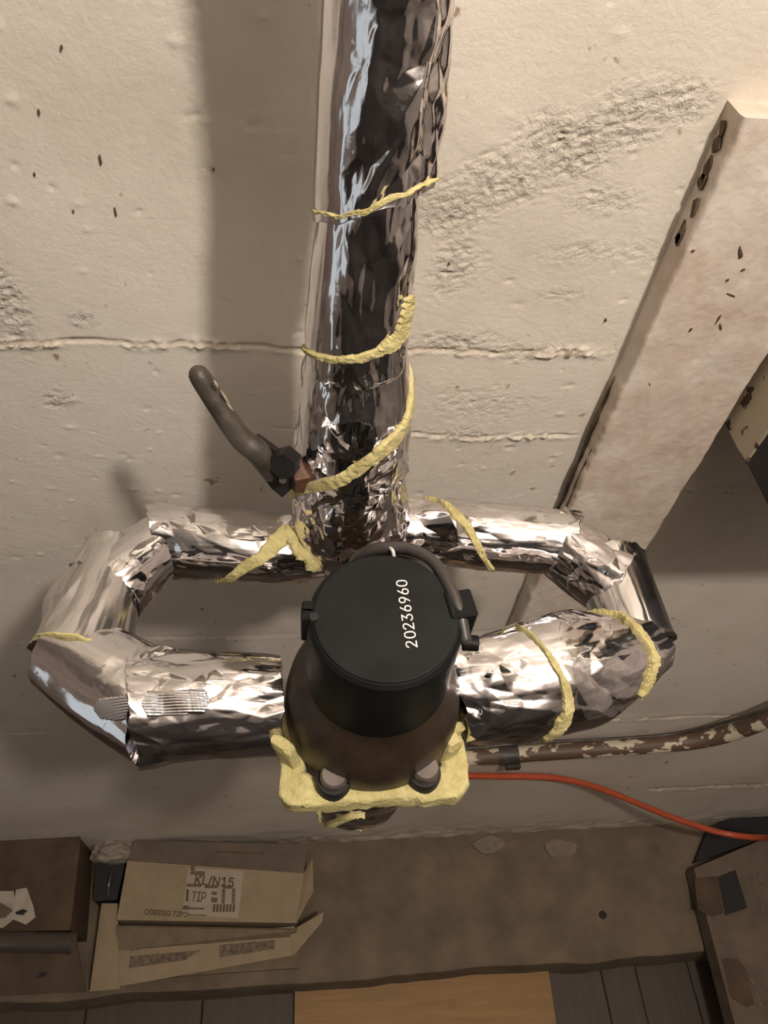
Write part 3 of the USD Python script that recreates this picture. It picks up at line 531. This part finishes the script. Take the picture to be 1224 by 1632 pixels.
# wrapped volute under the collar
P = np.array([[.036, .172, -.415], [.034, .164, -.455], [.031, .157, -.485], [.030, .155, -.50]])
vol = Sleeve(P, [.036, .036, .030, .016], 91, lambda S, T, L: 1.0 + 0 * S, sp=(.012, .006), aniso=1.0)
part('foil_wrap', vol.mesh, M_FOIL, pump, smooth=True, label='crumpled foil round the pump underside')
part('wool_tuft', vol.ribbon([(508, 1292, .0012), (530, 1299, .0026), (558, 1302, .0018), (582, 1299, .0008)], .0025, 19), M_YEL, pump, label='tuft of yellow glass wool')
part('wool_tuft', vol.ribbon([(562, 1312, .0012), (578, 1310, .0026), (590, 1304, .0015)], .0025, 20), M_YEL, pump, label='tuft of yellow glass wool')
# cables over the cap
zc = TOPZ + .004
cabs = [([(560, 905, -.34), (575, 885, -.318), (605, 874, -.306), (650, 874, -.302), (690, 895, -.300), (716, 935, -.298), (732, 975, -.300), (741, 1018, -.306)], .0031),
        ([(580, 895, -.335), (620, 880, -.312), (660, 886, -.305), (695, 912, -.303), (716, 945, -.306), (722, 965, -.315)], .0028),
        ([(640, 892, -.312), (672, 900, -.304), (700, 925, -.303), (712, 950, -.310)], .0024)]
for pts, rad in cabs:
    part('cable', tube([atZ(*p) for p in pts], rad, 12, True, 10, True), M_CABLE, pump, label='dark grey cable')
part('cable_tie', tube([atZ(620, 872, -.303), atZ(626, 878, -.300), atZ(628, 888, -.303)], .0009, 8), M_DIGIT, pump, label='small bright cable clip')

# ------------------------------------------------------------------ painted plank on the wall
B0, B1, YF, BZ = 0.2365, 0.3345, 0.3985, -0.80
bt = atY(1195, 188, YF)[2]
board = thing('wall_plank', 'white-painted wooden plank fixed upright on the wall right of the riser', 'plank', ((B0 + B1) / 2, D, BZ))
def plank():
    zs = np.linspace(BZ, bt, 260); xs = np.linspace(0, 1, 60)
    n = len(zs); L = []
    for z in zs:
        e0 = (meshkit.fbm(np.array([z * 60, 0, 1.]), 3, 2) - .5) * .003; e1 = (meshkit.fbm(np.array([z * 50, 5, 1.]), 3, 3) - .5) * .003
        x0, x1 = B0 + e0 + .001, B1 + e1; row = []
        row += [(x0 - .001, D + .004, z), (x0 - .0005, YF + .004, z), (x0 + .0007, YF + .001, z)]
        row += [(x0 + .002 + (x1 - x0 - .004) * t, YF + (meshkit.fbm(np.array([(x0 + t * .1) * 60, 0, z * 25]), 3, 7) - .5) * .0022, z) for t in xs]
        row += [(x1 - .0007, YF + .001, z), (x1, YF + .004, z), (x1, D + .004, z)]
        L.append(row)
    V = np.array(L); na = V.shape[1]; j = np.arange(na); k = (j + 1) % na; v = np.vstack([V.reshape(-1, 3), V[0].mean(0), V[-1].mean(0)])
    F = np.vstack([gridfaces(n, na), np.stack([np.full(na, n * na), k, j], -1), np.stack([np.full(na, n * na + 1), (n - 1) * na + j, (n - 1) * na + k], -1)])
    return okm(trimesh.Trimesh(v, F, process=False))
part('board', plank(), M_BOARD, board, smooth=40)
def flake(lx, lz, seed):
    g_ = np.random.default_rng(seed); a = np.sort(g_.uniform(0, 2 * np.pi, 11)); k = g_.uniform(.55, 1.15, 11)
    o = np.stack([np.cos(a) * k * lx, np.full(11, -.0005), np.sin(a) * k * lz], 1); return hull(np.vstack([o, o * .9 + [0, .0025, 0]]))
for px, py, lx, lz, tilt in ((1180, 402, .0012, .0055, -.5), (1185, 430, .0012, .001, 0), (1143, 510, .0009, .0052, .15), (1148, 520, .0009, .0035, -.6), (1101, 525, .0008, .0025, .3), (1035, 612, .0006, .0022, -.3), (1160, 446, .001, .001, 0), (1166, 470, .0005, .004, -1.2), (1105, 400, .0012, .001, 0)):
    q = atY(px, py, YF - .0002); bx = flake(lx, lz, px); bx.apply_transform(trimesh.transformations.rotation_matrix(tilt, [0, 1, 0])); bx.apply_translation(q)
    part('chip_shade_mark', bx, M_CHIP, board, smooth=False, label='dark patch painted in for the shaded gap along the plank side')
for px, py, l in ((1150, 205, .008), (1143, 228, .010), (1125, 270, .014), (1118, 290, .010), (1105, 330, .012), (1085, 370, .013), (1080, 382, .008)):  # dark flakes put the shaded gap beside the plank into the colour
    q = atX(px, py, B0 - .0006); q[1] = np.clip(q[1], YF + .004, D - .003); bx = flake(.0042, l * .55, py); bx.apply_transform(trimesh.transformations.rotation_matrix(-math.pi / 2, [0, 0, 1])); bx.apply_translation(q); part('chip_shade_mark', bx, M_CHIP, board, smooth=False, label='dark patch painted in for the shaded gap along the plank side')
for a_, b_, w in ((-.36, -.57, .0016), (-.43, -.58, .0010)):
    zz = np.linspace(a_, b_, 8); part('gap_shade_strip', tube([(B0 - .0012 + (.0016 if w < .0012 else 0) + .0006 * math.sin(9 * k), .4145 if w > .0012 else .405, z) for k, z in enumerate(zz)], [w * .2] + [w] * 6 + [w * .7], 8), M_CHIP, board, label='dark strip painted in for the shaded gap beside the plank')  # dark strips put the shade of the plank-to-wall gap into the colour

# ------------------------------------------------------------------ cabinet corner at the right edge
CXF = 0.3405
cab = thing('wall_cabinet', 'dark navy cabinet with chipped white rear trim at the right edge beside the plank', 'cabinet', (CXF + .15, .35, -.402))
part('body', box(np.array([CXF + .001, .295, -.4015]), np.array([CXF + .32, .3615, -.06]), .001), M_NAVY, cab, smooth=False)
part('rear_trim', box(np.array([CXF, .362, -.4025]), np.array([CXF + .322, D + .0, -.06]), .0012), M_FLAKE, cab, smooth=False, label='chipped white trim board')

# ------------------------------------------------------------------ conduit and red cable
cp = [(655, 1214, .403), (690, 1212, .402), (760, 1207, .40), (830, 1202, .40), (920, 1196, .398), (1000, 1191, .394), (1100, 1182, .392), (1165, 1168, .388), (1224, 1146, .384), (1290, 1116, .38), (1360, 1080, .378)]
con = thing('conduit', 'thin conduit with flaking cream paint running sideways along the wall below the right loop', 'pipe', atY(950, 1195, .398))
CR = [atY(1300, 1112, .386), atY(1400, 1068, .388), (1.15, .39, -.98), (XR - .004, .39, -.95)]
part('pipe', tube([atY(*p) for p in cp[:9]] + CR, .0125, 20), M_CONDUIT, con)
part('pipe_joint', tube([atY(795, 1205, .40), atY(826, 1202, .40)], .0150, 20, False), M_LEVER, con, label='dark joint sleeve')
part('pipe_clip', box(atY(815, 1204, D) - [.012, .022, .008], atY(815, 1204, D) + [.012, -.001, .003], .001), M_LEVER, con, smooth=False)
part('wire', tube([atY(700, 1198, .412), atY(830, 1185, .412), atY(1000, 1176, .411), atY(1100, 1165, .408), atY(1224, 1130, .39), atY(1300, 1095, .389), atY(1400, 1050, .39), (XR - .004, .395, -.92)], .0026, 8), M_LEVER, con, label='thin dark wire above the conduit')
rp = [(700, 1232, .404), (745, 1236, .407), (800, 1237, .41), (860, 1238, .411), (910, 1244, .408), (960, 1258, .398), (1020, 1282, .38), (1080, 1306, .36), (1140, 1325, .34), (1185, 1333, .325), (1224, 1335, .31), (1300, 1330, .28)]
red = thing('cable', 'orange-red cable sweeping from the pump to the right edge', 'cable', atY(960, 1258, .398))
part('sheath', tube([atY(662, 1228, .408)] + [atY(*p) for p in rp] + [(1.20, .22, -1.40), (XR - .008, .18, -1.15)], .0056, 14), M_RED, red)

# ------------------------------------------------------------------ things on the ledge and floor
def surf(px, py, z): return atZ(px, py, z)
BX = LEDGE + .085
kl = thing('carton', 'long tan carton with a printed KL/N15 label in an open tray', 'box', atZ(330, 1420, LEDGE))
q = np.array([surf(203, 1372, BX), surf(484, 1392, BX), surf(472, 1471, BX), surf(186, 1466, BX)])
part('body', hull(np.vstack([q, q * [1, 1, 0] + [0, 0, LEDGE + .0145]])), M_CARD, kl, smooth=False)
ex, ey = unit(q[1] - q[0]), None; ez = np.array([0, 0, 1.0]); ey = np.cross(ez, ex)
def on_top(px, py, z=BX): return surf(px, py, z)
def flat(pxs, z, t=.0008): 
    a = np.array([surf(x, y, z) for x, y in pxs]); return hull(np.vstack([a, a - [0, 0, t]]))
part('label', flat([(300, 1383), (388, 1388), (380, 1463), (290, 1460)], BX + .0006), M_LABEL, kl, smooth=False, label='pale printed paper label')
def letter(text, px, py, h, m, parent, name='lettering', z=BX + .0008, dirn=None, stretch=1.0):
    g = meshkit.text_mesh(text, h, .0004, bold=True); v = np.array(g.vertices); d = ex if dirn is None else dirn; u = np.cross(ez, d)
    o = surf(px, py, z); w = o + v[:, :1] * d * stretch + v[:, 1:2] * u + v[:, 2:3] * ez
    part(name, trimesh.Trimesh(w, g.faces, process=False), m, parent, smooth=False)
letter('KL/N15', 308, 1409, .0155, M_PRINT, kl)
letter('TIP', 303, 1436, .0165, M_FADED, kl, stretch=.72)
letter('CODIGO TIPO', 229, 1457, .0085, M_PRINT, kl)
def bars(lst, z=BX + .0008, m=M_FADED):
    return [flat([(a, b), (c, b + (c - a) * .03), (c - 1, d + (c - a) * .03), (a - 1, d)], z, .0006) for a, b, c, d in lst]
for bar in bars([(298, 1408, 322, 1413), (327, 1410, 349, 1415), (355, 1411, 372, 1416), (337, 1421, 346, 1426), (337, 1430, 347, 1438), (354, 1417, 359, 1440), (370, 1416, 375, 1440), (302, 1446, 326, 1449), (292, 1443, 302, 1450), (298, 1457, 330, 1459)]): part('fine_print', bar, M_FADED, kl, smooth=False)
for bar in bars([(340 + 5.2 * k, 1441, 340 + 5.2 * k + 3.4, 1453) for k in range(7)] + [(297, 1417, 301, 1436)]): part('fine_print', bar, M_PRINT, kl, smooth=False)
for bar in bars([(304, 1376, 311, 1394), (311, 1388, 327, 1395), (313, 1376, 318, 1380)]): part('emblem', bar, M_FADED, kl, smooth=False)
# raised back flap with faded print, crumpled right end
a0, a1, a2, a3 = surf(203, 1372, BX), surf(484, 1392, BX), surf(490, 1345, BX + .012), surf(214, 1340, BX + .012)
part('back_flap', prism([a0, a1, a2, a3], .004), M_CARD_GREY, kl, smooth=False)
for bar in bars([(283, 1345, 300, 1354), (300, 1350, 345, 1354), (345, 1353, 420, 1359)], BX + .0085, M_PRINT): part('fine_print', bar, M_PRINT, kl, smooth=False)
e = [surf(484, 1392, BX), surf(498, 1368, BX + .01), surf(500, 1420, BX - .01), surf(484, 1452, BX - .02), surf(472, 1471, BX)]
part('end_flap', hull(np.vstack([e, np.array(e) - [0, 0, .003]])), M_CARD, kl, smooth=False)
tray = thing('open_tray', 'open flat cardboard tray with faded print holding the KL/N15 carton', 'box', atZ(330, 1530, LEDGE))
TZ = LEDGE + .005
q0 = [surf(188, 1466, LEDGE + .05), surf(470, 1476, LEDGE + .05)]
fl = [surf(190, 1500, LEDGE + .055), surf(470, 1476, LEDGE + .06), surf(468, 1522, LEDGE + .05), surf(188, 1572, LEDGE + .045)]
part('front_flap', prism(fl, .004), M_CARD, tray, smooth=False, label='front flap with blocks of faded print')
fl2 = [surf(186, 1474, LEDGE + .070), surf(474, 1480, LEDGE + .070), surf(470, 1490, LEDGE + .058), surf(190, 1512, LEDGE + .056)]
part('inner_flap', prism(fl2, .004), M_CARD_IN, tray, smooth=False)
part('left_flap', prism([surf(163, 1440, LEDGE + .062), surf(188, 1440, LEDGE + .062), surf(192, 1576, LEDGE + .046), surf(144, 1580, LEDGE + .040)], .005), M_CARD, tray, smooth=False)
part('right_flap', prism([surf(462, 1485, LEDGE + .062), surf(516, 1454, LEDGE + .080), surf(514, 1470, LEDGE + .078), surf(470, 1522, LEDGE + .052)], .004), M_CARD, tray, smooth=False)
part('base', box(atZ(194, 1500, LEDGE) * [1, 0, 1] + [0, .195, .001], atZ(476, 1390, LEDGE) * [1, 0, 1] + [0, .41, .012]), M_CARD_IN, tray, smooth=False)
zf = LEDGE + .0575
def patch(pxs):
    nrm = unit(np.cross(np.array(fl[1]) - fl[0], np.array(fl[3]) - fl[0])); nrm = nrm if nrm[2] > 0 else -nrm; out = []
    for x, y in pxs:
        r_ = ray(x, y); t = (np.array(fl[0]) @ nrm) / (r_ @ nrm); out.append(r_ * t + nrm * .0045)
    return hull(np.vstack([out, np.array(out) - nrm * .0040]))
for pxs in ([(208, 1502), (258, 1497), (256, 1507), (208, 1516)], [(258, 1498), (330, 1497), (328, 1501), (260, 1507)], [(208, 1524), (322, 1514), (296, 1530), (206, 1543)], [(347, 1489), (436, 1484), (436, 1490), (347, 1497)], [(350, 1506), (438, 1498), (438, 1512), (351, 1526)]):
    part('print_block', patch(pxs), M_FADED, tray, smooth=False, label='block of faded print')
for px, py, rx, ry, sd in ((780, 1346, .034, .018, 3), (892, 1352, .038, .018, 5)):
    c_ = surf(px, py, LEDGE + .0045); g_ = np.random.default_rng(sd); an = np.sort(g_.uniform(0, 2 * np.pi, 22)); k_ = g_.uniform(.6, 1.15, 22)
    o_ = np.stack([np.cos(an) * k_ * rx, np.sin(an) * k_ * ry, np.zeros(22)], 1) + c_
    part('plaster_spill', hull(np.vstack([o_, o_ - [0, 0, .012]])), M_SPILL, LEDGE_T, smooth=False, label='pale smear of plaster')
c_ = surf(961, 1458, LEDGE + .003); part('drill_hole', okm(lathe([(0, .0008), (.006, .0008), (.0075, 0), (.0075, -.006), (0, -.006)], c_, 14)), M_DARK, LEDGE_T, smooth=False, label='dark round hole')
# black tin and crumpled scrap between carton and brown box
tin = thing('black_container', 'small black container wedged between the brown box and the tray', 'container', atZ(178, 1410, LEDGE))
part('body', hull(np.vstack([[surf(152, 1378, LEDGE + .06), surf(200, 1372, LEDGE + .06), surf(186, 1434, LEDGE + .06), surf(150, 1436, LEDGE + .06)], np.array([surf(152, 1378, LEDGE + .06), surf(200, 1372, LEDGE + .06), surf(186, 1434, LEDGE + .06), surf(150, 1436, LEDGE + .06)]) * [1, 1, 0] + [0, 0, LEDGE + .014]])), M_STICKER, tin, smooth=False)
part('handle', tube([surf(172, 1428, LEDGE + .062), surf(174, 1405, LEDGE + .07), surf(180, 1384, LEDGE + .062)], .003, 10), M_TUBE, tin)
scr = thing('rubble_lump', 'grey crumbled lump of mortar on the ledge above the black container', 'rubble', atZ(185, 1355, LEDGE))
s = trimesh.creation.icosphere(4, 1.0); v = s.vertices * np.array([.042, .022, .03]); v *= (0.6 + .8 * meshkit.fbm(s.vertices * 1.6 + 3, 3, 5))[:, None]
part('lump', trimesh.Trimesh(v + surf(184, 1356, LEDGE + .066), s.faces), plain('mortar', (.33, .29, .23), .9, var=.25, scale=40, bump=.5), scr, smooth=20)
s2_ = trimesh.creation.icosphere(3, 1.0); v = s2_.vertices * np.array([.038, .022, .034]); v *= (0.7 + .6 * meshkit.fbm(s2_.vertices * 1.6 + 9, 3, 6))[:, None]
part('lump', trimesh.Trimesh(v + surf(184, 1358, LEDGE + .030), s2_.faces), plain('mortar_dark', (.2, .17, .13), .9, var=.25, scale=40), scr, smooth=20)
# big brown box at the left edge
GZ = LEDGE + .13
bb = thing('cardboard_box', 'large dark brown cardboard box standing at the bottom left', 'box', atZ(30, 1450, LEDGE))
q = np.array([surf(-260, 1318, GZ), surf(126, 1322, GZ), surf(112, 1482, GZ), surf(-260, 1495, GZ)])
part('body', hull(np.vstack([q, q * [1, 1, 0] + [0, 0, LEDGE + .004]])), M_CARD_BRN, bb, smooth=False)
part('top_flap', prism([surf(126, 1322, GZ), surf(128, 1345, GZ + .004), surf(112, 1482, GZ + .002), surf(60, 1440, GZ + .002), surf(40, 1362, GZ + .002)], .004, (0, 0, 1)), M_CARD_BRN, bb, smooth=False)
q2 = np.array([surf(-260, 1500, GZ - .02), surf(118, 1478, GZ - .02), surf(138, 1580, GZ - .05), surf(-260, 1600, GZ - .05)])
part('front_flap', prism(q2, .004), M_CARD_BRN, bb, smooth=False)
part('hand_hole', hull(np.vstack([[surf(x, y, GZ - .036) for x, y in ((76, 1526), (90, 1524), (72, 1556), (58, 1560))], [surf(x, y, GZ - .046) for x, y in ((76, 1526), (90, 1524), (72, 1556), (58, 1560))]])), M_DARK, bb, smooth=False)
pp = thing('torn_paper', 'torn white paper scrap on the brown box at the left edge', 'paper', atZ(25, 1450, GZ))
pts = [(-10, 1421), (22, 1420), (24, 1432), (26, 1418), (44, 1416), (54, 1445), (57, 1462), (42, 1474), (22, 1466), (6, 1480), (-10, 1478)]
from shapely.geometry import Polygon
P2 = np.array([surf(x, y, GZ + .006)[:2] for x, y in pts]); pg = trimesh.creation.extrude_polygon(Polygon(P2), .0015, engine='earcut'); pg.apply_translation([0, 0, GZ + .006])
pg = pg.subdivide().subdivide().subdivide(); v = np.array(pg.vertices); v[:, 2] += (meshkit.fbm(v * [30, 30, 0], 2, 3) - .4) * .012; part('sheet', trimesh.Trimesh(v, pg.faces, process=False), M_PAPER, pp, smooth=30)
part('dark_stain', flat([(24, 1454), (36, 1449), (43, 1451), (36, 1458), (26, 1457)], GZ + .012, .002), M_DARK, pp, smooth=False)
part('dark_stain', flat([(-10, 1448), (-10, 1432), (20, 1450), (8, 1462), (-10, 1464)], GZ + .0125, .002), M_CARD_GREY, pp, smooth=False)
tb = thing('grey_tube', 'dark grey tube with a shiny end lying across the brown box', 'tube', atZ(40, 1500, GZ))
part('tube', tube([surf(-200, 1500, GZ + .016), surf(60, 1502, GZ + .016), surf(112, 1503, GZ + .016)], .016, 24, False), M_TUBE, tb)
part('end_cap', tube([surf(108, 1503, GZ + .016), surf(118, 1503, GZ + .016)], [.0172, .0165], 24, False, roundcap=False), M_TUBE, tb)
# plywood board on the planks
py_ = thing('plywood_board', 'honey-coloured plywood board lying on the floor in front of the ledge', 'board', (.23, 0.0, FLOOR))
q = np.array([surf(470, 1556, FLOOR + .02), surf(872, 1531, FLOOR + .02), surf(905, 1760, FLOOR + .02), surf(468, 1790, FLOOR + .02)])
part('panel', hull(np.vstack([q, q - [0, 0, .0195]])), M_PLY, py_, smooth=False)
for px, py in ((500, 1580), (528, 1620), (720, 1600)):
    c_ = surf(px, py, FLOOR + .0203); part('knot', okm(lathe([(0, .0003), (.007, .0003), (.009, 0), (.009, -.002), (0, -.002)], c_, 20)), wood('knot_wood_%d' % px, (.34, .17, .055), (1, 1, 1)), py_)
wedge = thing('gap_shade_wedge', 'dark wedge shaped in for the shade between the wall and the worn carton at right', 'shade_filler', atZ(1180, 1330, LEDGE))  # dark wedge added in place of the shade between wall and carton
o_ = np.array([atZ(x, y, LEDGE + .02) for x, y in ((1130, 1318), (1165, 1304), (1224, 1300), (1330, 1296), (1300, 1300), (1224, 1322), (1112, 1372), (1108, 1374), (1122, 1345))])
part('wedge_body', hull(np.vstack([o_, o_ * [1, 1, 0] + [0, 0, LEDGE + .003]])), M_STICKER, wedge, smooth=30)
# worn carton at the right
RZ = LEDGE + .05
rbx = thing('worn_carton', 'large worn cardboard box with a dark square sticker at the bottom right', 'box', atZ(1200, 1480, FLOOR))
q = np.array([surf(1106, 1384, RZ), surf(1262, 1318, RZ), surf(1420, 1720, RZ), surf(1186, 1690, RZ)])
part('body', hull(np.vstack([q, q * [1, 1, 0] + [0, 0, LEDGE + .004]])) if False else hull(np.vstack([q, q - [0, 0, .04]])), M_CARD_GREY, rbx, smooth=False)
part('sticker', flat([(1145, 1397), (1172, 1386), (1191, 1447), (1156, 1459)], RZ + .0009), M_STICKER, rbx, smooth=False, label='dark navy square sticker')
part('torn_hole', flat([(1107, 1400), (1145, 1396), (1153, 1455), (1135, 1462), (1112, 1450)], RZ + .0007), M_CARD_BRN, rbx, smooth=False, label='torn brown patch')
part('torn_hole', flat([(1150, 1528), (1174, 1526), (1190, 1545), (1202, 1600), (1190, 1606), (1165, 1590)], RZ + .0007), M_CARD_BRN, rbx, smooth=False, label='torn brown patch')
for a_, b_ in (((1196, 1390), (1216, 1450)), ((1204, 1384), (1224, 1440)), ((1180, 1380), (1200, 1440)), ((1196, 1560), (1215, 1610))):
    part('print_line', flat([a_, (a_[0] + 3, a_[1]), (b_[0] + 3, b_[1]), b_], RZ + .0007), M_FADED, rbx, smooth=False)
